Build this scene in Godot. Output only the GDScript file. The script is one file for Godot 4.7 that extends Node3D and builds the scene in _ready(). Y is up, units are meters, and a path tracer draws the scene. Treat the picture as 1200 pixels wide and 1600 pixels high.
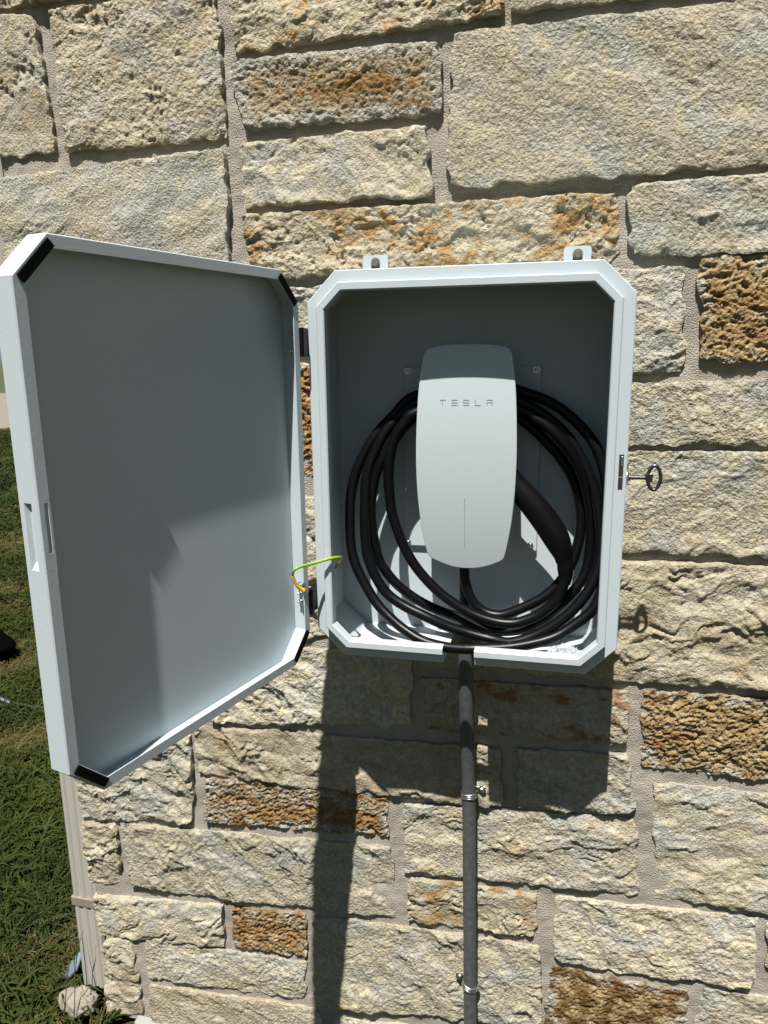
extends Node3D
# A cable box with its door open on a limestone wall, seen from a little to the right, hard sun from high in front.

var M := {}          # materials
var rng := RandomNumberGenerator.new()
const SUN := Vector3(0.08, -2.08, -1.0)
const GROUND := -1.29

# ------------------------------------------------------------------ helpers
func lin(r: float, g: float, b: float) -> Color:      # a real-world base colour as the sRGB colour that albedo_color wants
	return Color(r, g, b).linear_to_srgb()

func mat(key: String, c: Color, rough := 0.8, metal := 0.0) -> StandardMaterial3D:
	var m := StandardMaterial3D.new()
	m.resource_name = key
	m.albedo_color = c
	m.roughness = rough
	m.metallic = metal
	M[key] = m
	return m

func noise_tex(freq: float, octaves: int, size: int, sd: int, kind := FastNoiseLite.TYPE_SIMPLEX_SMOOTH, ramp: Gradient = null) -> NoiseTexture2D:
	var n := FastNoiseLite.new()
	n.noise_type = kind
	n.seed = sd
	n.frequency = freq
	n.fractal_type = FastNoiseLite.FRACTAL_FBM
	n.fractal_octaves = octaves
	n.fractal_gain = 0.6
	var t := NoiseTexture2D.new()
	t.width = size
	t.height = size
	t.seamless = true
	t.noise = n
	if ramp: t.color_ramp = ramp
	return t

# a seamless height picture of broken stone: crumple, small chips with sharp lips, and specks
func broken_stone(size: int, sd: int) -> ImageTexture:
	var pics := []
	for k in 4:
		var n := FastNoiseLite.new()
		n.seed = sd + k
		n.noise_type = FastNoiseLite.TYPE_CELLULAR if k == 2 else FastNoiseLite.TYPE_SIMPLEX_SMOOTH
		n.frequency = [0.030, 0.020, 0.070, 0.11][k]
		n.fractal_type = FastNoiseLite.FRACTAL_FBM
		n.fractal_octaves = [5, 4, 2, 2][k]
		n.fractal_gain = 0.55
		n.domain_warp_enabled = k < 3
		n.domain_warp_amplitude = 14.0
		n.domain_warp_frequency = 0.03
		if k == 2: n.cellular_return_type = FastNoiseLite.RETURN_DISTANCE
		var im := n.get_seamless_image(size, size, false, false, 0.15, true)
		im.convert(Image.FORMAT_L8)
		pics.append(im.get_data())
	var a: PackedByteArray = pics[0]
	var b: PackedByteArray = pics[1]
	var c: PackedByteArray = pics[2]
	var d: PackedByteArray = pics[3]
	var out := PackedFloat32Array()
	out.resize(size * size)
	for i in size * size:
		var t := b[i] * 0.055
		var f := t - floorf(t)
		var lip := (floorf(t) + (f * 0.25 if f < 0.8 else 0.2 + (f - 0.8) * 4.0)) / 14.0
		var speck := maxf(0.0, (d[i] - 168) / 255.0)
		out[i] = a[i] / 255.0 * 0.42 + lip * 0.40 + c[i] / 255.0 * 0.16 - speck * 0.5
	return ImageTexture.create_from_image(Image.create_from_data(size, size, false, Image.FORMAT_RF, out.to_byte_array()))

func relief(m: StandardMaterial3D, t: Texture2D, cm: float, per_metre: float, world := true) -> void:
	m.heightmap_enabled = true
	m.heightmap_texture = t
	m.heightmap_scale = cm
	m.uv1_triplanar = true
	m.uv1_world_triplanar = world
	m.uv1_scale = Vector3.ONE * per_metre

func two(a: Color, b: Color) -> Gradient:
	var g := Gradient.new()
	g.set_color(0, a)
	g.set_color(1, b)
	return g

func begin() -> SurfaceTool:
	var st := SurfaceTool.new()
	st.begin(Mesh.PRIMITIVE_TRIANGLES)
	st.set_smooth_group(-1)
	return st

func tri(st: SurfaceTool, a: Vector3, b: Vector3, c: Vector3) -> void:       # counter-clockwise seen from outside
	st.add_vertex(a); st.add_vertex(c); st.add_vertex(b)

func quad(st: SurfaceTool, a: Vector3, b: Vector3, c: Vector3, d: Vector3) -> void:
	tri(st, a, b, c); tri(st, a, c, d)

func part(called: String, st: SurfaceTool, m: Material, parent: Node) -> MeshInstance3D:
	st.generate_normals()
	var o := MeshInstance3D.new()
	o.name = called
	o.mesh = st.commit()
	o.material_override = m
	parent.add_child(o, true)
	return o

func thing(called: String, label: String, category: String, at := Vector3.ZERO, group := "") -> Node3D:
	var o := Node3D.new()
	o.name = called
	o.position = at
	add_child(o, true)
	o.set_meta("label", label)
	o.set_meta("category", category)
	if group: o.set_meta("group", group)
	return o

func tag(o: Node, label: String, category := "", group := "", kind := "") -> void:
	o.set_meta("label", label)
	if category: o.set_meta("category", category)
	if group: o.set_meta("group", group)
	if kind: o.set_meta("kind", kind)

func box(st: SurfaceTool, c: Vector3, s: Vector3, bevel := 0.0, basis := Basis.IDENTITY) -> void:
	var h := s / 2.0
	var b := minf(bevel, minf(h.x, minf(h.y, h.z)) * 0.9)
	var at := func(sx: float, sy: float, sz: float, keep: int) -> Vector3:
		var v := Vector3(sx * (h.x - (0.0 if keep == 0 else b)), sy * (h.y - (0.0 if keep == 1 else b)), sz * (h.z - (0.0 if keep == 2 else b)))
		return c + basis * v
	for s1 in [-1.0, 1.0]:
		var x := [at.call(s1, -s1, -1, 0), at.call(s1, s1, -1, 0), at.call(s1, s1, 1, 0), at.call(s1, -s1, 1, 0)]
		quad(st, x[0], x[1], x[2], x[3])
		var y := [at.call(-1, s1, -s1, 1), at.call(-1, s1, s1, 1), at.call(1, s1, s1, 1), at.call(1, s1, -s1, 1)]
		quad(st, y[0], y[1], y[2], y[3])
		var z := [at.call(-s1, -1, s1, 2), at.call(s1, -1, s1, 2), at.call(s1, 1, s1, 2), at.call(-s1, 1, s1, 2)]
		quad(st, z[0], z[1], z[2], z[3])
	if b <= 0.0: return
	for s1 in [-1.0, 1.0]:
		for s2 in [-1.0, 1.0]:
			var f: float = s1 * s2
			# edges along z, x and y
			var e := [at.call(s1, s2, -f, 0), at.call(s1, s2, -f, 1), at.call(s1, s2, f, 1), at.call(s1, s2, f, 0)]
			quad(st, e[0], e[1], e[2], e[3])
			e = [at.call(-f, s1, s2, 1), at.call(-f, s1, s2, 2), at.call(f, s1, s2, 2), at.call(f, s1, s2, 1)]
			quad(st, e[0], e[1], e[2], e[3])
			e = [at.call(s2, -f, s1, 2), at.call(s2, -f, s1, 0), at.call(s2, f, s1, 0), at.call(s2, f, s1, 2)]
			quad(st, e[0], e[1], e[2], e[3])
			for s3 in [-1.0, 1.0]:
				var p := [at.call(s1, s2, s3, 0), at.call(s1, s2, s3, 1), at.call(s1, s2, s3, 2)]
				if s1 * s2 * s3 > 0.0: tri(st, p[0], p[1], p[2])
				else: tri(st, p[0], p[2], p[1])

func lathe(st: SurfaceTool, prof: Array, xf: Transform3D, sides := 16) -> void:      # prof: [radius, height] upwards along the local y axis
	for i in prof.size() - 1:
		var r0: float = prof[i][0]
		var y0: float = prof[i][1]
		var r1: float = prof[i + 1][0]
		var y1: float = prof[i + 1][1]
		for k in sides:
			var a := TAU * k / sides
			var b := TAU * (k + 1) / sides
			var p := [xf * Vector3(cos(a) * r0, y0, -sin(a) * r0), xf * Vector3(cos(b) * r0, y0, -sin(b) * r0), xf * Vector3(cos(b) * r1, y1, -sin(b) * r1), xf * Vector3(cos(a) * r1, y1, -sin(a) * r1)]
			if r0 < 1e-6: tri(st, p[0], p[2], p[3])
			elif r1 < 1e-6: tri(st, p[0], p[1], p[2])
			else: quad(st, p[0], p[1], p[2], p[3])

func axis(at: Vector3, along: Vector3) -> Transform3D:         # a frame whose y axis runs along that direction
	var y := along.normalized()
	var x := y.cross(Vector3(0.31, 0.2, 0.93)).normalized()
	return Transform3D(Basis(x, y, x.cross(y)), at)

func smooth_path(pts: Array, sub: int, closed := false) -> PackedVector3Array:
	var out := PackedVector3Array()
	var n := pts.size()
	for i in (n if closed else n - 1):
		var p1: Vector3 = pts[i]
		var p2: Vector3 = pts[(i + 1) % n]
		var p0: Vector3 = pts[(i - 1 + n) % n] if closed or i > 0 else p1 * 2.0 - p2
		var p3: Vector3 = pts[(i + 2) % n] if closed or i < n - 2 else p2 * 2.0 - p1
		for k in sub:
			out.append(p1.cubic_interpolate(p2, p0, p3, float(k) / sub))
	if not closed: out.append(pts[n - 1])
	return out

func tube(st: SurfaceTool, path: PackedVector3Array, radius: Callable, sides := 12, closed := false, caps := true, wob := 0.0) -> void:
	st.set_smooth_group(1)
	var n := path.size()
	var rings := []
	var up := Vector3.ZERO
	for i in n:
		var d: Vector3 = (path[(i + 1) % n] - path[(i - 1 + n) % n]) if closed else (path[mini(i + 1, n - 1)] - path[maxi(i - 1, 0)])
		d = d.normalized()
		if up == Vector3.ZERO: up = d.cross(Vector3(0.3, 0.1, 0.95)).normalized()
		up = (up - d * up.dot(d)).normalized()
		var side := d.cross(up)
		var r: float = radius.call(float(i) / (n - 1))
		var ring := PackedVector3Array()
		for k in sides:
			var a := TAU * k / sides
			ring.append(path[i] + (up * cos(a) + side * sin(a)) * r)
		rings.append(ring)
	for i in (n if closed else n - 1):
		var a: PackedVector3Array = rings[i]
		var b: PackedVector3Array = rings[(i + 1) % n]
		for k in sides:
			var j := (k + 1) % sides
			quad(st, a[k], a[j], b[j], b[k])
	st.set_smooth_group(-1)
	if caps and not closed:
		for k in range(1, sides - 1):
			tri(st, rings[0][0], rings[0][k + 1], rings[0][k])
			tri(st, rings[n - 1][0], rings[n - 1][k], rings[n - 1][k + 1])

func mm(rows: Array) -> Array:
	var out := []
	for r in rows: out.append(Vector3(r[0], r[1], r[2]) * 0.001)
	return out

# an eight-cornered frame: cross-section (inset, z) closed, swept round the octagon, from corner to corner; start and end may be cut points on the bottom side
func octagon(x0: float, x1: float, y0: float, y1: float, c: float, i: float, z: float) -> Array:
	var k := c - i * 0.5858
	x0 += i; x1 -= i; y0 += i; y1 -= i
	return [Vector3(x1 - k, y0, z), Vector3(x1, y0 + k, z), Vector3(x1, y1 - k, z), Vector3(x1 - k, y1, z), Vector3(x0 + k, y1, z), Vector3(x0, y1 - k, z), Vector3(x0, y0 + k, z), Vector3(x0 + k, y0, z)]

func strip_along(st: SurfaceTool, prof: Array, frames: Array) -> void:       # frames[i][j]: the place of profile point j at station i
	for i in frames.size() - 1:
		for j in prof.size():
			var k := (j + 1) % prof.size()
			quad(st, frames[i][j], frames[i + 1][j], frames[i + 1][k], frames[i][k])

func cap(st: SurfaceTool, pts: Array, flip: bool) -> void:
	var flat := PackedVector2Array()
	var o: Vector3 = pts[0]
	var nrm := Vector3.ZERO
	for i in pts.size(): nrm += (pts[i] as Vector3).cross(pts[(i + 1) % pts.size()])
	nrm = nrm.normalized()
	var ax := nrm.cross(Vector3(0.37, 0.81, 0.45)).normalized()
	var ay := nrm.cross(ax)
	for p in pts: flat.append(Vector2((p - o).dot(ax), (p - o).dot(ay)))
	var idx := Geometry2D.triangulate_polygon(flat)
	for t in range(0, idx.size(), 3):
		if flip: tri(st, pts[idx[t]], pts[idx[t + 2]], pts[idx[t + 1]])
		else: tri(st, pts[idx[t]], pts[idx[t + 1]], pts[idx[t + 2]])

# ------------------------------------------------------------------ camera, sky, sun, exposure
func view() -> void:
	var cam := Camera3D.new()
	cam.name = "camera"
	cam.fov = 70.18
	cam.far = 400.0
	cam.near = 0.02
	var y := deg_to_rad(13.346)
	var p := deg_to_rad(-12.234)
	var r := deg_to_rad(-0.774)
	cam.transform = Transform3D(Basis(Vector3.UP, y) * Basis(Vector3.RIGHT, p) * Basis(Vector3.BACK, r), Vector3(0.1303, 0.1748, 1.1885))
	add_child(cam)
	cam.current = true
	var sky_m := ProceduralSkyMaterial.new()
	sky_m.sky_top_color = lin(0.055, 0.085, 0.128)
	sky_m.sky_horizon_color = lin(0.150, 0.178, 0.195)
	sky_m.sky_curve = 0.12
	sky_m.ground_bottom_color = lin(0.06, 0.07, 0.04)
	sky_m.ground_horizon_color = lin(0.12, 0.135, 0.115)
	sky_m.sky_energy_multiplier = 1.0
	var sky := Sky.new()
	sky.sky_material = sky_m
	var env := Environment.new()
	env.background_mode = Environment.BG_SKY
	env.sky = sky
	env.tonemap_mode = Environment.TONE_MAPPER_LINEAR
	env.tonemap_exposure = 1.76
	env.sdfgi_enabled = true
	env.ssao_enabled = true
	env.ssil_enabled = true
	var we := WorldEnvironment.new()
	we.name = "environment"
	we.environment = env
	add_child(we)
	var sun := DirectionalLight3D.new()
	sun.name = "sun"
	sun.light_energy = 1.6
	sun.light_color = Color(1.0, 0.985, 0.955)
	sun.light_angular_distance = 0.5
	sun.shadow_enabled = true
	sun.transform = Transform3D(Basis.looking_at(SUN.normalized(), Vector3.RIGHT), Vector3(0, 6, 3))
	add_child(sun)

func materials() -> void:
	var grain := broken_stone(1024, 3)
	var m := mat("limestone", Color.WHITE, 0.95)
	m.vertex_color_use_as_albedo = true
	m.metallic_specular = 0.25
	m.albedo_texture = noise_tex(0.03, 5, 1024, 9, FastNoiseLite.TYPE_SIMPLEX_SMOOTH, two(Color(0.74, 0.73, 0.70), Color(1.0, 1.0, 1.0)))
	relief(m, grain, 0.66, 4.3)
	for v in [["limestone_fine", 0.46, 5.7], ["limestone_coarse", 0.78, 3.1]]:
		m = mat(v[0], Color.WHITE, 0.95)
		m.vertex_color_use_as_albedo = true
		m.metallic_specular = 0.25
		m.albedo_texture = (M.limestone as StandardMaterial3D).albedo_texture
		relief(m, grain, v[1], v[2])
	m = mat("porous_stone", Color.WHITE, 0.95)
	m.vertex_color_use_as_albedo = true
	m.metallic_specular = 0.2
	m.albedo_texture = (M.limestone as StandardMaterial3D).albedo_texture
	relief(m, grain, 0.75, 4.3)
	m = mat("mortar", Color.WHITE, 0.95)
	m.vertex_color_use_as_albedo = true
	m.metallic_specular = 0.25
	var sand := noise_tex(0.09, 3, 512, 5)
	m.albedo_texture = noise_tex(0.10, 3, 512, 15, FastNoiseLite.TYPE_SIMPLEX_SMOOTH, two(Color(0.82, 0.81, 0.79), Color(1.0, 1.0, 1.0)))
	relief(m, sand, 0.20, 6.0)
	m = mat("paint", lin(0.43, 0.485, 0.515), 0.42)
	relief(m, noise_tex(0.04, 2, 512, 21), 0.006, 7.0, false)
	mat("foam", lin(0.004, 0.004, 0.004), 0.95).metallic_specular = 0.2
	mat("black_plastic", lin(0.003, 0.003, 0.0036), 0.45).metallic_specular = 0.3
	m = mat("rubber", lin(0.003, 0.003, 0.0036), 0.36)
	m.metallic_specular = 0.34
	relief(m, noise_tex(0.05, 3, 256, 31), 0.01, 9.0, false)
	m = mat("glass_face", lin(0.44, 0.50, 0.52), 0.10)
	m.clearcoat_enabled = true
	m.clearcoat = 1.0
	m.clearcoat_roughness = 0.03
	mat("glass_edge", lin(0.66, 0.70, 0.70), 0.15)
	mat("charger_side", lin(0.30, 0.32, 0.32), 0.35)
	mat("dark_gap", lin(0.02, 0.02, 0.02), 0.6)
	mat("print", lin(0.25, 0.27, 0.275), 0.45)
	mat("zinc", lin(0.55, 0.56, 0.57), 0.32, 1.0)
	mat("slot_dark", lin(0.05, 0.045, 0.04), 0.7)
	mat("bolt_steel", lin(0.30, 0.27, 0.22), 0.4, 0.85)
	mat("dark_metal", lin(0.16, 0.16, 0.15), 0.33, 1.0)
	m = mat("conduit_plastic", lin(0.095, 0.104, 0.110), 0.55)
	relief(m, noise_tex(0.03, 4, 512, 41), 0.02, 5.0)
	m.albedo_texture = noise_tex(0.02, 5, 512, 43, FastNoiseLite.TYPE_SIMPLEX_SMOOTH, two(Color(0.72, 0.72, 0.72), Color(1, 1, 1)))
	mat("wire_green", lin(0.16, 0.34, 0.03), 0.4)
	mat("wire_yellow", lin(0.62, 0.42, 0.02), 0.4)
	m = mat("film", Color(0.95, 0.97, 1.0, 0.22), 0.10)
	m.transparency = BaseMaterial3D.TRANSPARENCY_ALPHA
	m = mat("downspout_metal", lin(0.36, 0.335, 0.295), 0.6)
	mat("strap_metal", lin(0.21, 0.18, 0.135), 0.6)
	m = mat("lump_concrete", Color.WHITE, 0.95)
	m.vertex_color_use_as_albedo = true
	relief(m, sand, 0.1, 6.0)
	m = mat("soil", Color.WHITE, 1.0)
	m.vertex_color_use_as_albedo = true
	m.metallic_specular = 0.1
	relief(m, grain, 1.2, 2.0)
	m = mat("blade", Color.WHITE, 0.7)
	m.vertex_color_use_as_albedo = true
	m.metallic_specular = 0.2
	m.backlight_enabled = true
	m.backlight = lin(0.03, 0.05, 0.008)
	m.cull_mode = BaseMaterial3D.CULL_DISABLED
	mat("concrete", lin(0.20, 0.17, 0.135), 0.95)
	mat("footing_paint", lin(0.30, 0.29, 0.265), 0.9)
	mat("white_print", lin(0.5, 0.52, 0.53), 0.7)

# ------------------------------------------------------------------ the stone wall
# each stone: kind, then its corners in millimetres on the wall: top left, top right, bottom right, bottom left
const STONES := [
	["b", -868, 833, -403, 811, -407, 750, -868, 759],
	["b", -868, 749, -751, 742, -735, 525, -868, 525],
	["b", -719, 745, -418, 741, -413, 524, -715, 526],
	["m", -400, 776, 26, 766, 33, 658, -392, 648],
	["m", 39, 764, 537, 753, 546, 665, 42, 660],
	["t", -401, 637, -62, 633, -57, 531, -384, 537],
	["c", -41, 642, 473, 642, 501, 430, -49, 426],
	["c", -392, 516, -81, 518, -70, 416, -389, 415],
	["m", -389, 404, 209, 406, 216, 307, -381, 300],
	["g", 221, 414, 532, 422, 542, 313, 230, 312],
	["g", -868, 490, -419, 508, -417, 235, -868, 217],
	["g", -379, 284, 152, 293, 162, 171, -379, 175],
	["o", -380, 157, -108, 167, -110, -47, -391, -60],
	["c", -392, -77, -110, -58, -111, -213, -401, -230],
	["c", -402, -246, -111, -224, -111, -314, -407, -350],
	["g", 170, 296, 309, 297, 316, 140, 177, 139],
	["o", 326, 308, 504, 309, 523, 151, 343, 156],
	["c", 188, 124, 530, 131, 539, 34, 192, 29],
	["c", -87, 15, 660, 25, 676, -141, -88, -148],
	["n", -88, -161, 622, -158, 647, -363, -94, -376],
	["c", -501, -376, -111, -346, -109, -497, -512, -531],
	["v", -88, -398, 269, -388, 272, -490, -82, -499],
	["n", -553, -543, 54, -521, 61, -639, -551, -651],
	["g", 83, -518, 279, -507, 289, -616, 91, -634],
	["o", 287, -386, 698, -375, 717, -523, 295, -526],
	["g", -844, -585, -559, -566, -567, -767, -835, -795],
	["r", -534, -659, -155, -646, -158, -735, -544, -756],
	["c", -129, -658, 293, -630, 305, -784, -124, -805],
	["c", 315, -558, 660, -547, 687, -773, 334, -784],
	["n", -839, -803, -752, -796, -754, -942, -833, -958],
	["c", -742, -793, -149, -757, -146, -916, -728, -944],
	["m", -114, -815, 126, -815, 129, -907, -121, -916],
	["c", 158, -812, 504, -795, 507, -939, 166, -955],
	["c", 517, -802, 639, -796, 653, -937, 528, -901],
	["c", -834, -985, -516, -953, -518, -1055, -826, -1094],
	["o", -496, -953, -330, -942, -334, -1044, -499, -1052],
	["c", -314, -940, 139, -924, 145, -1109, -320, -1157],
	["n", -817, -1099, -741, -1083, -733, -1278, -827, -1303],
	["c", -708, -1073, -336, -1059, -343, -1157, -714, -1176],
	["n", -711, -1194, -308, -1170, -299, -1333, -712, -1368],
	["d", 159, -967, 401, -968, 400, -1094, 149, -1105],
	["c", 423, -957, 774, -948, 789, -1099, 422, -1103],
	["c", -280, -1183, 151, -1143, 167, -1275, -284, -1329],
	["n", 561, 753, 1160, 757, 1160, 669, 570, 665],
	["m", 497, 642, 1160, 646, 1160, 434, 525, 430],
	["c", 556, 422, 1160, 426, 1160, 317, 566, 313],
	["c", 528, 309, 1160, 313, 1160, 155, 547, 151],
	["m", 554, 131, 1160, 135, 1160, 38, 563, 34],
	["c", 684, 25, 1160, 29, 1160, -137, 700, -141],
	["o", 646, -158, 1160, -154, 1160, -359, 671, -363],
	["n", 722, -375, 1160, -371, 1160, -519, 741, -523],
	["c", 684, -547, 1160, -543, 1160, -769, 711, -773],
	["n", 663, -796, 1160, -792, 1160, -933, 677, -937],
	["c", 798, -948, 1160, -944, 1160, -1095, 813, -1099],
	["c", 172, -1112, 600, -1104, 606, -1290, 176, -1296],
	["n", 630, -1110, 1160, -1100, 1160, -1290, 632, -1292],
	["c", -868, 1015, -442, 1012, -442, 837, -868, 839],
	["n", -420, 1015, -82, 1012, -82, 837, -420, 839],
	["n", -60, 1015, 358, 1012, 358, 837, -60, 839],
	["n", 380, 1015, 738, 1012, 738, 837, 380, 839],
	["c", 760, 1015, 1138, 1012, 1138, 837, 760, 839],
	["m", -868, 1229, -582, 1226, -582, 1011, -868, 1013],
	["n", -560, 1229, -122, 1226, -122, 1011, -560, 1013],
	["b", -100, 1229, 238, 1226, 238, 1011, -100, 1013],
	["m", 260, 1229, 818, 1226, 818, 1011, 260, 1013],
	["c", 840, 1229, 1138, 1226, 1138, 1011, 840, 1013],
	["c", -868, 194, -400, 213, -404, 5, -868, -2],
	["n", -868, -24, -610, -20, -612, -176, -868, -182],
	["c", -588, -20, -416, -16, -418, -172, -590, -176],
	["m", -868, -206, -426, -194, -430, -352, -868, -366],
	["c", -868, -390, -530, -376, -538, -540, -868, -560],
]

var n_low: FastNoiseLite
var n_ridge: FastNoiseLite
var n_fine: FastNoiseLite
var n_pit: FastNoiseLite
var n_grain: FastNoiseLite
var n_vug: FastNoiseLite
var n_facet: FastNoiseLite
var n_tone: FastNoiseLite
var n_warp: FastNoiseLite

func fnl(freq: float, oct: int, sd: int, fractal := FastNoiseLite.FRACTAL_FBM, kind := FastNoiseLite.TYPE_SIMPLEX_SMOOTH) -> FastNoiseLite:
	var n := FastNoiseLite.new()
	n.noise_type = kind
	n.frequency = freq
	n.seed = sd
	n.fractal_type = fractal if oct > 1 else FastNoiseLite.FRACTAL_NONE
	n.fractal_octaves = oct
	n.fractal_gain = 0.5
	return n

func tone(kind: String, x: float, y: float, sx: float, sy: float, deep: float, rim: float) -> Color:
	var band := 2.0 if kind in ["o", "t", "r", "d"] else 1.0
	var a := n_tone.get_noise_2d(x * 7.0 / band + sx, y * 9.0 * band + sy)
	var b := n_tone.get_noise_2d(x * 22.0 + sy, y * 26.0 - sx)
	var f := n_tone.get_noise_2d(x * 70.0 + sy, y * 70.0 - sx)
	var c: Color
	var cream := Color(0.555, 0.505, 0.395)
	var grey := Color(0.51, 0.495, 0.445)
	var buff := Color(0.47, 0.405, 0.295)
	var rust := Color(0.36, 0.215, 0.095)
	var och := Color(0.44, 0.325, 0.18)
	var brown := Color(0.20, 0.115, 0.045)
	match kind:
		"g":
			c = grey.lerp(cream, clampf(0.4 + a * 1.6, 0, 1)).lerp(Color(0.56, 0.485, 0.34), clampf(b * 1.6 - 0.25, 0, 0.6))
		"c":
			c = cream.lerp(grey, clampf(0.25 - a * 1.8, 0, 1)).lerp(Color(0.57, 0.485, 0.325), clampf(b * 1.5 - 0.15, 0, 0.7)).lerp(och, clampf(a * 3.0 - 1.6, 0, 0.4))
		"n":
			c = cream.lerp(buff, clampf(0.55 + a * 1.4, 0, 1)).lerp(grey, clampf(b * 1.5 - 0.2, 0, 0.5)).lerp(och, clampf((a + b) * 1.8 - 0.9, 0, 0.7))
		"b":
			c = cream.lerp(buff, clampf(0.5 + b * 1.4, 0, 1)).lerp(grey, clampf(a * 1.5, 0, 0.7)).lerp(och, clampf((b + f) * 1.8 - 1.0, 0, 0.7))
		"m":
			c = cream.lerp(buff, clampf(0.5 + b, 0, 1)).lerp(och, clampf(a * 2.6 + b * 1.8 + f - 0.28, 0, 1)).lerp(rust, clampf(a * 2.2 + b * 2.2 + f * 2.0 - 1.05, 0, 0.8))
		"v":
			c = buff.lerp(grey, clampf(0.3 - a, 0, 0.8)).lerp(Color(0.30, 0.15, 0.055), clampf(b * 3.0 + a * 2.0 - 0.5, 0, 0.8))
		"o":
			c = och.lerp(rust, clampf((0.75 if x < -0.1 else (0.42 if y < -0.2 else 0.12)) + a * 1.5, 0, 1)).lerp(Color(0.52, 0.41, 0.24), clampf(b * 1.8 - 0.1, 0, 0.8)).lerp(brown, clampf(f * 1.4 - 0.2, 0, 0.45))
			c = c.lerp(grey, clampf(rim * 1.3 - 0.95 + b * 1.2, 0, 0.8))
		"t":
			c = buff.lerp(och, clampf(0.4 + b * 1.5, 0, 1)).lerp(rust, clampf(a * 3.0 + (x + 0.22) * 5.0 + b + f, 0, 0.95)).lerp(brown, clampf(f * 1.2, 0, 0.5))
			c = c.lerp(Color(0.50, 0.48, 0.43), clampf(rim * 1.5 - 0.65 + b * 1.0 + (0.35 if x < -0.36 else 0.0), 0, 0.9))
		"r":
			c = buff.lerp(rust, clampf(0.5 + a * 2.0 + (x + 0.4) * 1.6, 0, 1)).lerp(brown, clampf(f * 1.3 + b, 0, 0.6)).lerp(cream, clampf(b * 2.5 - 0.8, 0, 0.8))
			c = c.lerp(Color(0.50, 0.47, 0.41), clampf(rim * 1.3 - 0.9 + b * 1.6, 0, 0.9))
		_:
			c = brown.lerp(och, clampf(0.40 + b * 1.6, 0, 1)).lerp(cream, clampf(f * 2.0 - 0.9, 0, 0.7)).lerp(Color(0.50, 0.47, 0.41), clampf(rim * 1.3 - 0.85 + b * 1.3, 0, 0.8))
	return c * (1.0 + f * 0.20 + b * 0.12)

# relief of a rock-faced stone, in metres: broad swells, hackly ledges where flakes came off, crumple, and pits or grains by kind
func ledge(t: float) -> float:
	var f := t - floorf(t)
	return f / 0.16 if f < 0.16 else (1.0 - f) / 0.84

func rock(kind: String, x: float, y: float, sx: float, sy: float, rough: float, ca: float, sa: float) -> float:
	var wx := n_warp.get_noise_2d(x * 12.0 + sx, y * 12.0 + sy)
	var wy := n_warp.get_noise_2d(x * 12.0 - sy, y * 12.0 + sx)
	var jx := n_fine.get_noise_2d(x * 34.0 + sy, y * 34.0 - sx) * 0.006
	var u := (x * ca + y * sa) * 0.7 + wx * 0.014 + jx
	var v := (-x * sa + y * ca) + wy * 0.014 - jx
	var low := n_low.get_noise_2d(u * 6.0 + sx, v * 8.0 + sy)
	var fin := n_fine.get_noise_2d(u * 75.0 + sx, v * 95.0 - sy)
	if kind in ["o", "t", "r", "d"]:
		var g := absf(n_grain.get_noise_2d(x * 95.0 + sy, y * 120.0 + sx))
		var g2 := absf(n_grain.get_noise_2d(x * 36.0 - sy, y * 52.0 + sx))
		var pit := n_pit.get_noise_2d(x * 58.0 + sx + wx, y * 95.0 + sy + wy)
		var big := n_pit.get_noise_2d(x * 20.0 + sy, y * 30.0 - sx)
		var calm: float = 0.6 if kind == "d" else (0.38 if kind == "t" else 1.0)
		return low * 0.005 - 0.0032 * g * calm - 0.0030 * g2 * calm - 0.0040 * calm * smoothstep(0.22, 0.60, pit) - 0.0050 * calm * smoothstep(0.36, 0.75, big) + fin * 0.0018 + 0.001
	var rid := n_ridge.get_noise_2d(u * 24.0 + sy, v * 30.0 + sx)
	var mask := smoothstep(-0.15, 0.45, n_low.get_noise_2d(u * 9.0 - sy, v * 9.0 + sx))
	var mask2 := smoothstep(-0.05, 0.5, n_low.get_noise_2d(v * 11.0 + sx, u * 11.0 - sy))
	var l1 := ledge(v * 15.0 + u * 4.0 + low * 2.2 + wx * 0.8)
	var l2 := ledge(v * 34.0 - u * 13.0 + wy * 1.6 + low * 1.5)
	var scal := n_facet.get_noise_2d(u * 20.0 + sx, v * 27.0 + sy)
	var scal2 := n_facet.get_noise_2d(v * 52.0 - sy, u * 44.0 + sx)
	var h := (scal + 0.72) * 0.0075 * rough + (scal2 + 0.72) * 0.0030 * rough * mask2 + low * 0.0050 + (l1 * 0.0042 * mask + l2 * 0.0026 * mask2 + rid * 0.0011 + fin * 0.0016) * rough - 0.0022
	if kind in ["c", "g", "n"]:
		return h
	var where := n_tone.get_noise_2d(x * 8.0 - sx, y * 9.0 + sy)
	var cellv := n_vug.get_noise_2d(x * 62.0 + sx + wx * 0.9, y * 74.0 + sy + wy * 0.9 + fin * 0.7)
	var hole := smoothstep(-0.70, -0.86, cellv - 0.34 * n_tone.get_noise_2d(x * 22.0 + sy, y * 22.0))
	return h - 0.0048 * hole * smoothstep(0.08, 0.40, where) - 0.0025 * absf(fin) * smoothstep(0.0, 0.4, where)

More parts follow.
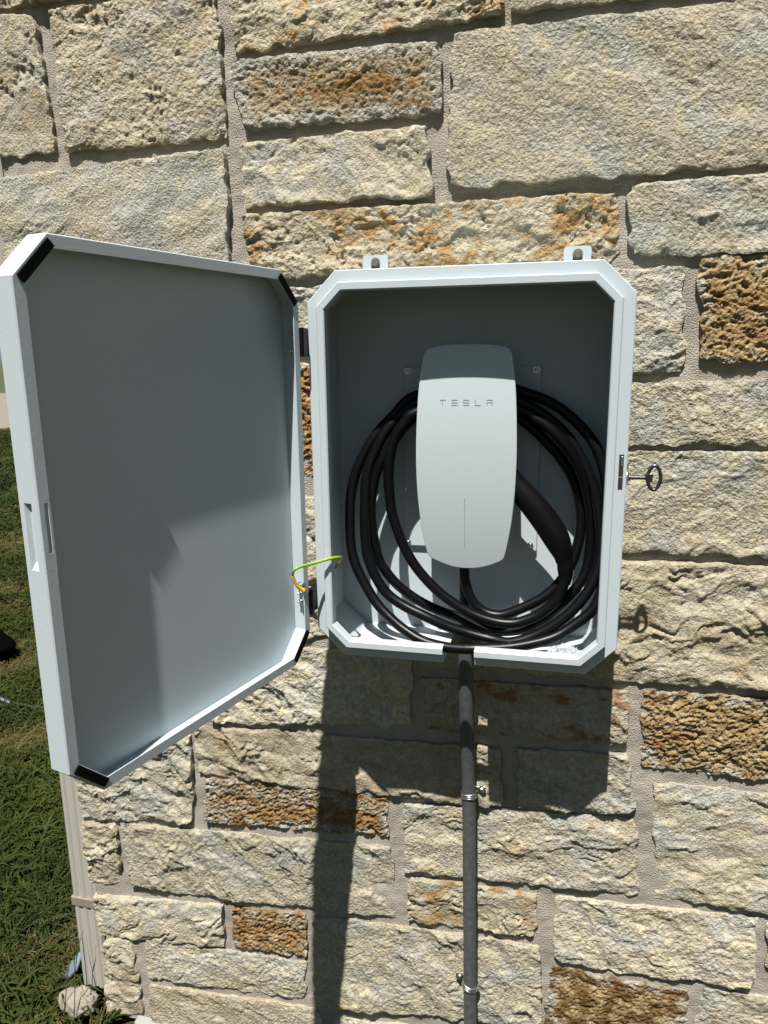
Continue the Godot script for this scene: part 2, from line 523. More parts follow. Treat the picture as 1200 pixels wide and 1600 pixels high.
func stone(row: Array, index: int, wall: Node, cell: float) -> void:
	var kind: String = row[0]
	var q := []
	for i in 4: q.append(Vector2(row[1 + i * 2], row[2 + i * 2]) * 0.001)
	var mid_y: float = (q[0] as Vector2).y
	var w: float = ((q[0] as Vector2).distance_to(q[1]) + (q[3] as Vector2).distance_to(q[2])) / 2.0
	var h: float = ((q[0] as Vector2).distance_to(q[3]) + (q[1] as Vector2).distance_to(q[2])) / 2.0
	var nx := maxi(6, int(w / cell))
	var ny := maxi(6, int(h / cell))
	var sx := index * 37.13
	var sy := index * -21.7 + 5.0
	var ang := rng.randf_range(-0.9, 0.5)
	var ca := cos(ang)
	var sa := sin(ang)
	var rough := rng.randf_range(0.45, 1.15) * (0.8 if mid_y > 0.0 else 1.25)
	var tilt_x := rng.randf_range(-0.02, 0.02)
	var tilt_y := rng.randf_range(-0.03, 0.03)
	var proud := rng.randf_range(-0.001, 0.002)
	var wide := rng.randf_range(0.002, 0.005)
	var shade := rng.randf_range(0.88, 1.08)
	var pos := PackedVector3Array()
	var col := PackedColorArray()
	var idx := PackedInt32Array()
	var mid: Vector2 = (q[0] + q[1] + q[2] + q[3]) / 4.0
	for j in ny + 1:
		var v := float(j) / ny
		for i in nx + 1:
			var u := float(i) / nx
			var p: Vector2 = (q[0] as Vector2).lerp(q[1], u).lerp((q[3] as Vector2).lerp(q[2], u), v)
			var du := minf(u, 1.0 - u) * w
			var dv := minf(v, 1.0 - v) * h
			var d := minf(du, dv)
			var near := 1.0 - smoothstep(0.0, 0.03, d)
			if near > 0.0:
				var e := n_warp.get_noise_2d(p.x * 20.0 + sx, p.y * 20.0 + sy) * (0.4 if v < 0.5 and dv < du else 1.0)
				var e2 := n_fine.get_noise_2d(p.x * 40.0 + sy, p.y * 40.0 + sx)
				var push := near * (0.0070 * e + 0.0022 * e2)
				var corner := clampf(1.0 - (du + dv) / 0.035, 0.0, 1.0)
				var dir := (p - mid)
				var away := Vector2(signf(dir.x) * (1.0 if du < 0.03 else 0.0) * (1.0 - du / 0.03), signf(dir.y) * (1.0 if dv < 0.03 else 0.0) * (1.0 - dv / 0.03))
				p += away * (push - corner * corner * 0.0022)
			var jag := wide * (1.0 + 0.7 * n_warp.get_noise_2d(p.x * 22.0 + sy, p.y * 22.0 - sx))
			var rise := smoothstep(0.0, 1.0, clampf(d / jag, 0.0, 1.0))
			var hh := rock(kind, p.x, p.y, sx, sy, rough, ca, sa)
			var z := -0.0172 + proud + rise * (0.0015 + hh) + (1.0 - rise) * hh * 0.75 + (p.x - mid.x) * tilt_x + (p.y - mid.y) * tilt_y
			pos.append(Vector3(p.x, p.y, minf(z, -0.0025 if absf(p.x) < 0.26 and absf(p.y) < 0.34 else 0.02)))
			var rim := 1.0 - smoothstep(0.0, 0.045, d)
			var c := tone(kind, p.x, p.y, sx, sy, hh, rim) * shade
			c.a = 1.0
			col.append(c)
	for j in ny:
		for i in nx:
			var a := j * (nx + 1) + i
			idx.append_array(PackedInt32Array([a, a + 1, a + nx + 1, a + 1, a + nx + 2, a + nx + 1]))
	# the sides, back into the mortar
	var ring := []
	for i in nx: ring.append(i)
	for j in ny: ring.append(j * (nx + 1) + nx)
	for i in nx: ring.append(ny * (nx + 1) + nx - i)
	for j in ny: ring.append((ny - j) * (nx + 1))
	var base := pos.size()
	for k in ring.size():
		var p: Vector3 = pos[ring[k]]
		pos.append(Vector3(p.x, p.y, p.z - 0.0004))
		col.append(col[ring[k]])
	for k in ring.size():
		var p: Vector3 = pos[ring[k]]
		pos.append(Vector3(p.x, p.y, -0.05))
		col.append(col[ring[k]])
	for k in ring.size():
		var k2 := (k + 1) % ring.size()
		var low := base + ring.size()
		idx.append_array(PackedInt32Array([base + k, low + k, base + k2, base + k2, low + k, low + k2]))
	var arr := []
	arr.resize(Mesh.ARRAY_MAX)
	arr[Mesh.ARRAY_VERTEX] = pos
	arr[Mesh.ARRAY_COLOR] = col
	arr[Mesh.ARRAY_INDEX] = idx
	var st := SurfaceTool.new()
	st.create_from_arrays(arr)
	part("stone", st, M.porous_stone if kind in ["o", "t", "r", "d"] else [M.limestone, M.limestone_fine, M.limestone_coarse][index % 3], wall)

func sheet(nx: int, ny: int, at: Callable, tint: Callable, flip := false) -> SurfaceTool:
	var pos := PackedVector3Array()
	var col := PackedColorArray()
	var idx := PackedInt32Array()
	for j in ny + 1:
		for i in nx + 1:
			var p: Vector3 = at.call(float(i) / nx, float(j) / ny)
			pos.append(p)
			col.append(tint.call(p))
	for j in ny:
		for i in nx:
			var a := j * (nx + 1) + i
			if flip: idx.append_array(PackedInt32Array([a, a + nx + 1, a + 1, a + 1, a + nx + 1, a + nx + 2]))
			else: idx.append_array(PackedInt32Array([a, a + 1, a + nx + 1, a + 1, a + nx + 2, a + nx + 1]))
	var arr := []
	arr.resize(Mesh.ARRAY_MAX)
	arr[Mesh.ARRAY_VERTEX] = pos
	arr[Mesh.ARRAY_COLOR] = col
	arr[Mesh.ARRAY_INDEX] = idx
	var st := SurfaceTool.new()
	st.create_from_arrays(arr)
	return st

func stone_wall() -> void:
	n_low = fnl(1.0, 2, 11)
	n_ridge = fnl(1.0, 3, 12, FastNoiseLite.FRACTAL_RIDGED)
	n_fine = fnl(1.0, 3, 13)
	n_pit = fnl(1.0, 2, 14, FastNoiseLite.FRACTAL_FBM, FastNoiseLite.TYPE_SIMPLEX)
	n_grain = fnl(1.0, 3, 19, FastNoiseLite.FRACTAL_FBM, FastNoiseLite.TYPE_SIMPLEX)
	n_facet = fnl(1.0, 1, 29, FastNoiseLite.FRACTAL_NONE, FastNoiseLite.TYPE_CELLULAR)
	n_facet.cellular_return_type = FastNoiseLite.RETURN_DISTANCE
	n_facet.cellular_jitter = 1.0
	n_vug = fnl(1.0, 1, 23, FastNoiseLite.FRACTAL_NONE, FastNoiseLite.TYPE_CELLULAR)
	n_vug.cellular_return_type = FastNoiseLite.RETURN_DISTANCE
	n_tone = fnl(1.0, 3, 15)
	n_warp = fnl(1.0, 2, 16)
	var wall := thing("stone_wall", "cream and ochre rough limestone block wall with sandy mortar joints", "wall")
	var k := 0
	for row in STONES:
		var unseen: bool = row[6] < -9999 or row[1] > 560 or row[8] > 800
		var kind: String = row[0]
		stone(row, k, wall, 0.012 if unseen else (0.0021 if kind in ["o", "t", "r", "d", "m"] else 0.0027))
		k += 1
	var mortar := sheet(340, 420,
		func(u: float, v: float) -> Vector3:
			var y := lerpf(1.22, -1.30, v)
			var x := lerpf(lerpf(-0.852, -0.806, smoothstep(-0.5, -1.25, y)), 1.16, u)
			var z := -0.0232 - 0.0045 * smoothstep(-0.1, 0.5, y) + 0.0032 * n_warp.get_noise_2d(x * 9.0, y * 9.0) + 0.0018 * n_fine.get_noise_2d(x * 30.0, y * 44.0)
			return Vector3(x, y, z),
		func(p: Vector3) -> Color:
			var t := 1.0 + 0.14 * n_tone.get_noise_2d(p.x * 8.0, p.y * 8.0) + 0.10 * n_tone.get_noise_2d(p.x * 60.0, p.y * 60.0)
			return Color(0.405 * t, 0.368 * t, 0.322 * t))
	part("mortar", mortar, M.mortar, wall)
	var core := begin()
	box(core, Vector3(0.178, -0.04, -1.6), Vector3(1.96, 2.52, 3.1))
	var c := part("wall_core", core, M.mortar, wall)
	var foot := begin()
	box(foot, Vector3(0.20, -1.335, -0.055), Vector3(1.90, 0.09, 0.10), 0.004)
	part("footing", foot, M.footing_paint, wall)

# ------------------------------------------------------------------ the cable box
const X0 := -0.2278
const X1 := 0.2278
const Y0 := -0.2925
const Y1 := 0.2925
const CUT := 0.0429
const D1 := 0.1455
const D2 := 0.1587

func screw(called: String, at: Vector3, along: Vector3, r: float, m: Material, parent: Node, hex := false) -> MeshInstance3D:
	var st := begin()
	var xf := axis(at, along)
	lathe(st, [[r * 1.5, 0.0], [r * 1.5, r * 0.22], [0.0, r * 0.22]], xf, 14)
	if hex: lathe(st, [[r, r * 0.2], [r, r * 0.95], [r * 0.85, r * 1.1], [0.0, r * 1.1]], xf, 6)
	else: lathe(st, [[r, r * 0.2], [r * 0.97, r * 0.5], [r * 0.7, r * 0.78], [r * 0.3, r * 0.88], [r * 0.25, r * 0.5], [0.0, r * 0.5]], xf, 14)
	return part(called, st, m, parent)

func enclosure() -> void:
	var e := thing("cable_box", "open pale grey metal wall cabinet with cut corners holding the charger", "cabinet")
	var io := 0.0292
	var il := 0.0171
	var prof := [[0.0, 0.0], [0.0, D1 - 0.0012], [0.0012, D1], [il, D1], [il, D2 - 0.0016], [il + 0.0016, D2], [io - 0.0016, D2], [io, D2 - 0.0016], [io, D1 - 0.004],
		[io - 0.0015, D1 - 0.004], [io - 0.0015, D2 - 0.0028], [il + 0.0015, D2 - 0.0028], [il + 0.0015, D1 - 0.0016], [0.0016, D1 - 0.0016], [0.0016, 0.0]]
	var st := begin()
	var frames := []
	var rings := []
	for p in prof: rings.append(octagon(X0, X1, Y0, Y1, CUT, p[0], p[1]))
	var first := []
	var last := []
	for j in prof.size():
		var y: float = (rings[j][0] as Vector3).y
		first.append(Vector3(0.0222, y, prof[j][1]))
		last.append(Vector3(-0.026, y, prof[j][1]))
	frames.append(first)
	for c in 8:
		var f := []
		for j in prof.size(): f.append(rings[j][c])
		frames.append(f)
	frames.append(last)
	strip_along(st, prof, frames)
	cap(st, first, false)
	cap(st, last, false)
	box(st, Vector3(-0.0019, Y0 + 0.0008, 0.016), Vector3(0.0482, 0.0016, 0.032))
	part("body", st, M.paint, e)
	st = begin()
	var ra := octagon(X0, X1, Y0, Y1, CUT, 0.0018, 0.0018)
	cap(st, ra, false)
	var rb := octagon(X0, X1, Y0, Y1, CUT, 0.0018, 0.0)
	cap(st, rb, true)
	part("back_panel", st, M.paint, e)
	st = begin()
	box(st, Vector3(-0.0035, 0.0045, 0.0055), Vector3(0.220, 0.298, 0.0074), 0.001)
	var plate := part("mounting_plate", st, M.paint, e)
	for s in [[-0.107, 0.147], [0.098, 0.148], [0.096, -0.135], [-0.108, -0.139]]:
		screw("plate_screw", Vector3(s[0], s[1], 0.0092), Vector3.BACK, 0.0036, M.zinc, plate)
	for s in [-0.177, 0.188]:
		screw("floor_screw", Vector3(s, Y0 + 0.0016 if s > 0 else Y0 + 0.0017, 0.085), Vector3.UP, 0.0045, M.zinc, e)
	# tabs that carry it
	for x in [[-0.160, 0.041], [0.1525, 0.040]]:
		for top in [1.0, -1.0]:
			if top < 0.0 : continue
			st = begin()
			var yb := Y1 + 0.001
			var yt := 0.3290
			var w: float = x[1] / 2.0
			var outline := []
			for a in [[w, yb], [w, yt - 0.004], [w - 0.0012, yt - 0.0012], [w - 0.004, yt], [-w + 0.004, yt], [-w + 0.0012, yt - 0.0012], [-w, yt - 0.004], [-w, yb]]: outline.append(Vector3(x[0] + a[0], a[1], 0.0012))
			var hole := []
			for k in 14: hole.append(Vector3(x[0] + cos(TAU * k / 14.0) * 0.0072, 0.3165 + sin(TAU * k / 14.0) * 0.0072 - (0.006 if k > 7 else 0.0), 0.0012))
			# plate with a keyhole: outline joined to the hole
			var poly := []
			for p in outline: poly.append(p)
			poly.append(outline[0])
			cap(st, outline, false)
			var back := []
			for p in outline: back.append(p - Vector3(0, 0, 0.003))
			cap(st, back, true)
			for k in outline.size():
				var k2 := (k + 1) % outline.size()
				quad(st, outline[k], back[k], back[k2], outline[k2])
			var tab := part("mounting_tab", st, M.paint, e)
			st = begin()
			lathe(st, [[0.0072, 0.0], [0.0068, 0.0006], [0.0, 0.0006]], axis(Vector3(x[0], 0.3165, 0.0013), Vector3.BACK), 16)
			box(st, Vector3(x[0], 0.3090, 0.0016), Vector3(0.0136, 0.013, 0.0006))
			part("slot", st, M.slot_dark, tab)
			screw("bolt", Vector3(x[0] + 0.0005, 0.3175, 0.0022), Vector3.BACK, 0.0049, M.bolt_steel, tab, true)
	# slot for the latch, in the right flange
	st = begin()
	box(st, Vector3(0.2197, 0.0205, D1 + 0.0002), Vector3(0.0062, 0.030, 0.0008))
	box(st, Vector3(0.2197, -0.0045, D1 + 0.0002), Vector3(0.0062, 0.0165, 0.0008))
	var slot := part("latch_slot", st, M.dark_gap, e)
	st = begin()
	box(st, Vector3(0.2205, 0.026, D1 + 0.0010), Vector3(0.0026, 0.014, 0.0012), 0.0004)
	part("latch_tongue", st, M.zinc, slot)
	st = begin()
	lathe(st, [[0.0115, 0.0], [0.0115, 0.0022], [0.009, 0.0048], [0.0055, 0.0052], [0.0, 0.0052]], axis(Vector3(X1 + 0.0002, -0.0008, 0.115), Vector3.RIGHT), 20)
	part("lock_collar", st, M.zinc, e)
	# earth marks inside, left wall and back
	st = begin()
	for k in 3: box(st, Vector3(0.151, -0.0085 - k * 0.0035, 0.0021), Vector3(0.010 - k * 0.0025, 0.0014, 0.0005))
	box(st, Vector3(0.151, -0.0045, 0.0021), Vector3(0.0014, 0.0066, 0.0005))
	part("earth_mark", st, M.white_print, e)
	# hinges
	for y in [0.193, -0.199]:
		st = begin()
		box(st, Vector3(-0.2311, y, 0.1500), Vector3(0.0062, 0.040, 0.034), 0.0012)
		var hinge := part("hinge", st, M.black_plastic, e)
		st = begin()
		lathe(st, [[0.0, -0.0205], [0.0048, -0.0205], [0.0048, 0.0205], [0.0, 0.0205]], Transform3D(Basis.IDENTITY, Vector3(-0.2316, y, 0.1665)), 14)
		part("hinge_pin", st, M.black_plastic, hinge)
		for k in 3: screw("hinge_screw", Vector3(-0.2300, y + 0.0105 - k * 0.0105, 0.1668), Vector3.BACK, 0.0011, M.dark_metal, hinge)
	door(e)

func door(e: Node) -> void:
	var a := deg_to_rad(104.81)
	var d := Node3D.new()
	d.name = "door"
	e.add_child(d, true)
	d.transform = Transform3D(Basis(Vector3.UP, -a), Vector3(-0.2321, 0.0, 0.1700))
	d.set_meta("label", "open cabinet door, a shallow tray with a turned-in rim")
	var W := 0.4482
	var B := -0.2878
	var T := 0.2891
	var C := 0.0412
	var td := 0.0284
	var rw := 0.0135
	var prof := [[0.0012, 0.0], [0.0, 0.0012], [0.0, td - 0.0012], [0.0012, td], [0.004, td], [0.004, td - 0.0015], [0.0015, td - 0.0015], [0.0015, 0.0015], [rw - 0.0004, 0.0015], [rw, 0.0008], [rw - 0.0004, 0.0]]
	var rings := []
	for p in prof: rings.append(octagon(0.0, W, B, T, C, p[0], p[1]))
	var at_y := func(y: float, pr: Array) -> Array:
		var out := []
		for p in pr: out.append(Vector3(W - p[0], y, p[1]))
		return out
	var py0 := -0.0293
	var py1 := 0.0391
	var frames := []
	frames.append(at_y.call(py1, prof))
	for c in [2, 3, 4, 5, 6, 7, 0, 1]:
		var f := []
		for j in prof.size(): f.append(rings[j][c])
		frames.append(f)
	frames.append(at_y.call(py0, prof))
	var st := begin()
	# here the cross-section runs the other way round than the cabinet's
	for i in frames.size() - 1:
		for j in prof.size():
			var k := (j + 1) % prof.size()
			quad(st, frames[i][j], frames[i + 1][j], frames[i + 1][k], frames[i][k])
	# the finger recess in the free edge: the same edge pressed in, and a slot left open in the rim
	var wall_prof := [[0.0012, 0.0], [0.0, 0.0012], [0.0, 0.0095], [0.0046, 0.0125], [0.0046, 0.0185], [0.0, 0.0205], [0.0, td - 0.0012], [0.0012, td], [0.004, td], [0.004, td - 0.0015], [0.0012, td - 0.0015], [0.0012, 0.0215], [0.0059, 0.0195], [0.0059, 0.0115], [0.0015, 0.0085], [0.0015, 0.0]]
	var pf := [at_y.call(py1, wall_prof), at_y.call(py0, wall_prof)]
	strip_along(st, wall_prof, pf)
	for y in [py0 + 0.0001, py1 - 0.0001]:
		var lid := [Vector3(W - 0.0002, y, 0.0090), Vector3(W - 0.0002, y, 0.0210), Vector3(W - 0.0060, y + (-0.0001 if y > 0 else 0.0001), 0.0190), Vector3(W - 0.0060, y + (-0.0001 if y > 0 else 0.0001), 0.0120)]
		cap(st, lid, y < 0.0)
	var ramp := [Vector3(W - 0.0003, py0 + 0.0004, 0.0096), Vector3(W - 0.0003, py0 + 0.0004, 0.0204), Vector3(W - 0.0046, py0 + 0.009, 0.0185), Vector3(W - 0.0046, py0 + 0.009, 0.0125)]
	cap(st, ramp, true)
	box(st, Vector3(W - 0.0040, (py0 + py1) / 2.0, 0.00075), Vector3(0.0050, py1 - py0, 0.0015))
	box(st, Vector3(W - 0.01225, (py0 + py1) / 2.0, 0.00075), Vector3(0.0025, py1 - py0, 0.0015))
	box(st, Vector3(W - 0.0088, py0 + 0.0093, 0.00073), Vector3(0.0050, 0.0180, 0.0014))
	part("door_frame", st, M.paint, d)
	st = begin()
	var inner := octagon(0.0, W, B, T, C, 0.0038, td - 0.0018)
	var outer := octagon(0.0, W, B, T, C, 0.0038, td - 0.0002)
	cap(st, inner, true)
	cap(st, outer, false)
	part("door_panel", st, M.paint, d)
	# black foam pads on the cut corners
	for c in [[0, 1], [2, 3], [4, 5], [6, 7]]:
		var o0 := octagon(0.0, W, B, T, C, 0.0028, 0.0)
		var o1 := octagon(0.0, W, B, T, C, 0.0125, 0.0)
		var p0: Vector3 = o0[c[0]]
		var p1: Vector3 = o0[c[1]]
		var r0: Vector3 = o1[c[0]]
		var r1: Vector3 = o1[c[1]]
		var m0 := (p0 + r0) / 2.0
		var m1 := (p1 + r1) / 2.0
		var dir := (m1 - m0).normalized()
		var len := m0.distance_to(m1) - 0.001
		st = begin()
		var bas := Basis(dir, Vector3.FORWARD.cross(dir).normalized(), Vector3.FORWARD)
		box(st, (m0 + m1) / 2.0 + Vector3(0, 0, -0.0013), Vector3(len, 0.0098, 0.0022), 0.0004, bas)
		part("foam_pad", st, M.foam, d)
	for y in [0.2066, 0.1811, -0.1725, -0.1850, -0.1986]:
		st = begin()
		var xf := axis(Vector3(0.0016, y, 0.0135), Vector3.RIGHT)
		lathe(st, [[0.0046, 0.0], [0.0046, 0.0008], [0.0, 0.0008]], xf, 14)
		lathe(st, [[0.0036, 0.0008], [0.0036, 0.0036], [0.0032, 0.004], [0.0, 0.004]], xf, 6)
		lathe(st, [[0.0018, 0.0036], [0.0018, 0.0085], [0.0014, 0.009], [0.0, 0.009]], xf, 10)
		part("stud", st, M.zinc, d)

func key() -> void:
	var k := thing("cabinet_key", "small dark metal key with an oval ring bow sticking out of the cabinet lock", "key", Vector3(0.2325, -0.0008, 0.115))
	var st := begin()
	lathe(st, [[0.0, 0.0], [0.0048, 0.0], [0.0048, 0.0028], [0.0031, 0.0034], [0.0031, 0.0225], [0.0042, 0.0245], [0.0, 0.0245]], axis(Vector3.ZERO, Vector3.RIGHT), 12)
	part("shaft", st, M.dark_metal, k)
	st = begin()
	box(st, Vector3(0.0285, 0, 0), Vector3(0.0095, 0.0125, 0.0046), 0.0012)
	part("shoulder", st, M.dark_metal, k)
	var loop := []
	for i in 20:
		var t := TAU * i / 20.0
		var s := absf(sin(t))
		loop.append(Vector3(0.0350 + cos(t) * 0.0088, sin(t) * 0.0172 * (0.75 + 0.25 * s), 0))
	st = begin()
	tube(st, smooth_path(loop, 3, true), func(_t: float) -> float: return 0.0026, 10, true)
	part("bow", st, M.dark_metal, k)

# ------------------------------------------------------------------ the charger
func charger_outline() -> PackedVector2Array:
	var half := [[0.0, 0.1876], [0.018, 0.1873], [0.036, 0.1859], [0.050, 0.1841], [0.0585, 0.1815], [0.0635, 0.1765], [0.0662, 0.167], [0.0692, 0.148], [0.0722, 0.118], [0.0743, 0.082], [0.0755, 0.045], [0.0757, 0.012], [0.0748, -0.022],
		[0.0730, -0.052], [0.0700, -0.082], [0.0662, -0.107], [0.0622, -0.1275], [0.0590, -0.1380], [0.0540, -0.1426], [0.046, -0.1462], [0.034, -0.1512], [0.020, -0.1552], [0.008, -0.1568], [0.0, -0.1570]]
	var pts := []
	for p in half: pts.append(Vector3(p[0], p[1], 0))
	for i in range(half.size() - 2, 0, -1): pts.append(Vector3(-half[i][0], half[i][1], 0))
	var out := PackedVector2Array()
	for p in smooth_path(pts, 3, true): out.append(Vector2(p.x - 0.0008, p.y))
	return out

func face_z(x: float, y: float) -> float:
	return 0.1035 - 0.0030 * (x / 0.075) ** 2 - 0.0140 * ((y - 0.035) / 0.17) ** 2

func charger() -> void:
	var c := thing("car_charger", "white glossy wall charger for electric cars, long with rounded ends, inside the cabinet", "charger")
	var o := charger_outline()
	var mid := Vector2(-0.0008, 0.015)
	var n := o.size()
	var ring := func(scale: float, dz: float, grow: float) -> PackedVector3Array:
		var r := PackedVector3Array()
		for p in o:
			var dir := (p - mid).normalized()
			var v: Vector2 = mid + (p - mid) * scale + dir * grow
			r.append(Vector3(v.x, v.y, face_z(v.x, v.y) + dz))
		return r
	var join := func(st: SurfaceTool, a: PackedVector3Array, b: PackedVector3Array) -> void:
		for i in n:
			var k := (i + 1) % n
			quad(st, b[i], a[i], a[k], b[k])
	# glass face
	var st := begin()
	st.set_smooth_group(1)
	var rs := []
	for i in 13: rs.append(ring.call(maxf(1.0 - i / 12.0, 0.0005), 0.0, -0.0012 if i == 0 else -0.0012 * (1.0 - i / 12.0)))
	for i in 12: join.call(st, rs[i], rs[i + 1])
	part("faceplate", st, M.glass_face, c)
	st = begin()
	st.set_smooth_group(2)
	join.call(st, ring.call(1.0, -0.0012, 0.0), rs[0])
	st.set_smooth_group(3)
	join.call(st, ring.call(1.0, -0.0034, 0.0), ring.call(1.0, -0.0012, 0.0))
	part("glass_rim", st, M.glass_edge, c)
	st = begin()
	join.call(st, ring.call(1.0, -0.0050, -0.0010), ring.call(1.0, -0.0032, -0.0010))
	part("gasket", st, M.dark_gap, c)
	# body, narrower behind so that the cable can hang round it
	st = begin()
	st.set_smooth_group(1)
	var flat := func(scale_x: float, scale_y: float, z: float) -> PackedVector3Array:
		var r := PackedVector3Array()
		for p in o: r.append(Vector3(mid.x + (p.x - mid.x) * scale_x, mid.y + (p.y - mid.y) * scale_y, z))
		return r
	var b0: PackedVector3Array = ring.call(1.0, -0.0048, 0.0001)
	var b1: PackedVector3Array = ring.call(0.985, -0.012, 0.0)
	join.call(st, b1, b0)
	join.call(st, flat.call(0.90, 0.95, 0.074), b1)
	join.call(st, flat.call(0.66, 0.78, 0.066), flat.call(0.90, 0.95, 0.074))
	join.call(st, flat.call(0.62, 0.76, 0.0094), flat.call(0.66, 0.78, 0.066))
	part("housing", st, M.charger_side, c)
	st = begin()
	box(st, Vector3(-0.0015, -0.080, face_z(-0.0015, -0.080) - 0.0003), Vector3(0.0009, 0.078, 0.0012), 0.0, Basis(Vector3.RIGHT, atan(2.0 * 0.014 * (-0.080 - 0.035) / 0.17 ** 2) * -1.0))
	part("light_bar", st, mat("dim_bar", lin(0.28, 0.31, 0.31), 0.25), c)
	# lettering: five spaced letters built from bars
	var cell := 0.0172
	var h := 0.0076
	var t := 0.00125
	var yb := 0.0990
	var letters := [
		[[0, 1, 1, 1], [0.42, 0.0, 0.42, 0.80]],
		[[0, 1, 1, 1], [0, 0.5, 1, 0.5], [0, 0, 1, 0]],
		[[0, 1, 1, 1], [0.06, 0.5, 0.06, 1.0], [0, 0.5, 1, 0.5], [0.94, 0.0, 0.94, 0.5], [0, 0, 1, 0]],
		[[0.06, 0, 0.06, 1.05], [0, 0, 1, 0]],
		[[0, 1, 1, 1], [0, 0.52, 1, 0.52], [0.06, -0.08, 0.06, 0.52], [0.94, -0.08, 0.94, 0.52]]]
	var word := Node3D.new()
	word.name = "lettering"
	c.add_child(word, true)
	for i in 5:
		st = begin()
		var x0 := -0.0393 + i * cell
		var wd := 0.0088
		for s in letters[i]:
			var a := Vector2(x0 + s[0] * wd, yb + s[1] * h)
			var b := Vector2(x0 + s[2] * wd, yb + s[3] * h)
			var m := (a + b) / 2.0
			var sz := Vector3(absf(b.x - a.x) + (t * 0.9 if a.x == b.x else 0.0), absf(b.y - a.y) + (t if a.y == b.y else 0.0), 0.0007)
			box(st, Vector3(m.x, m.y, face_z(m.x, m.y) + 0.00005 + 0.00004 * (i % 2)), sz)
		part("letter", st, M.print, word)

# ------------------------------------------------------------------ the cable
const LOOP_E := [[-5, -146, 60], [-5, -177, 62], [-1, -196, 62], [8, -217, 64], [26, -233, 66], [52, -238, 68], [82, -227, 66], [119, -206, 62], [143, -183, 56], [162, -151, 46], [172, -111, 38], [173, -71, 34], [166, -36, 33], [149, -1, 34], [123, 32, 36], [75, 75, 40]]
const LOOP_A := [[-89, 109, 30], [-124, 78, 45], [-155, 42, 55], [-177, 2, 62], [-188, -36, 68], [-191, -76, 74], [-189, -128, 80], [-180, -162, 85], [-164, -191, 90], [-141, -222, 98], [-111, -246, 108], [-88, -259, 115], [-63, -269, 122], [-32, -274, 127], [-4, -274, 130], [23, -272, 130], [77, -268, 122], [132, -256, 108], [165, -237, 98], [196, -208, 90], [211, -164, 80], [214, -121, 72], [213, -63, 62], [206, -11, 55], [191, 32, 48], [165, 65, 40], [126, 96, 33], [74, 116, 30]]
const LOOP_B := [[-87, 96, 45], [-125, 64, 60], [-153, 14, 70], [-162, -19, 75], [-164, -58, 80], [-164, -89, 83], [-162, -131, 85], [-156, -154, 88], [-144, -181, 90], [-126, -205, 92], [-99, -222, 95], [-60, -237, 100], [-25, -252, 98], [9, -262, 95], [43, -268, 97], [74, -268, 104], [114, -253, 100], [149, -228, 95], [176, -200, 88], [194, -168, 80], [203, -130, 70], [201, -84, 62], [192, -36, 55], [173, 10, 50], [149, 47, 48], [117, 77, 47], [75, 100, 45]]
const LOOP_C := [[-84, 79, 60], [-116, 44, 66], [-135, 13, 70], [-148, -14, 70], [-154, -43, 70], [-157, -75, 70], [-155, -108, 68], [-150, -138, 66], [-143, -162, 65], [-125, -188, 64], [-104, -208, 62], [-80, -225, 60], [-48, -240, 58], [-11, -252, 55], [36, -269, 55], [83, -264, 58], [113, -248, 60], [142, -222, 60], [170, -188, 56], [184, -159, 50], [189, -119, 46], [187, -68, 46], [176, -22, 50], [157, 21, 58], [130, 54, 63], [101, 76, 63], [74, 90, 60]]
const LOOP_D := [[-80, 86, 80], [-97, 71, 82], [-112, 50, 83], [-121, 21, 83], [-124, -9, 83], [-123, -40, 82], [-120, -72, 80], [-110, -103, 80], [-101, -127, 80], [-83, -158, 80], [-58, -187, 81], [-29, -211, 82], [6, -231, 83], [41, -242, 84], [74, -244, 84], [101, -235, 82], [122, -222, 80], [141, -201, 78], [150, -179, 77], [153, -160, 76]]
const GRIP := [[58, -4, 75], [74, -24, 76], [95, -47, 77], [117, -74, 77], [135, -101, 77], [146, -125, 77], [150, -140, 77]]

func cable() -> void:
	var c := thing("charging_cable", "thick black charging cable coiled several times round the charger", "cable")
	var pts := mm(LOOP_E)
	pts.append(Vector3(-0.005, 0.112, 0.028))
	for l in [LOOP_A, LOOP_B, LOOP_C]:
		pts.append_array(mm(l))
		pts.append(Vector3(0.0, pts[-1].y + 0.022, pts[-1].z + 0.004))
	pts.append_array(mm(LOOP_D))
	var st := begin()
	tube(st, smooth_path(pts, 5), func(_t: float) -> float: return 0.0083, 14)
	part("cord", st, M.rubber, c)
	st = begin()
	tube(st, smooth_path(mm([[151, -138, 77], [152, -150, 77], [153, -166, 76], [152, -176, 77]]), 5), func(t: float) -> float: return lerpf(0.0125, 0.0088, smoothstep(0.3, 1.0, t)), 14)
	part("strain_relief", st, M.rubber, c)
	st = begin()
	tube(st, smooth_path(mm(GRIP), 6), func(t: float) -> float: return lerpf(0.0170, 0.0208, smoothstep(0.0, 0.55, t)) - 0.0078 * smoothstep(0.62, 1.0, t), 20)
	part("plug_handle", st, M.black_plastic, c)

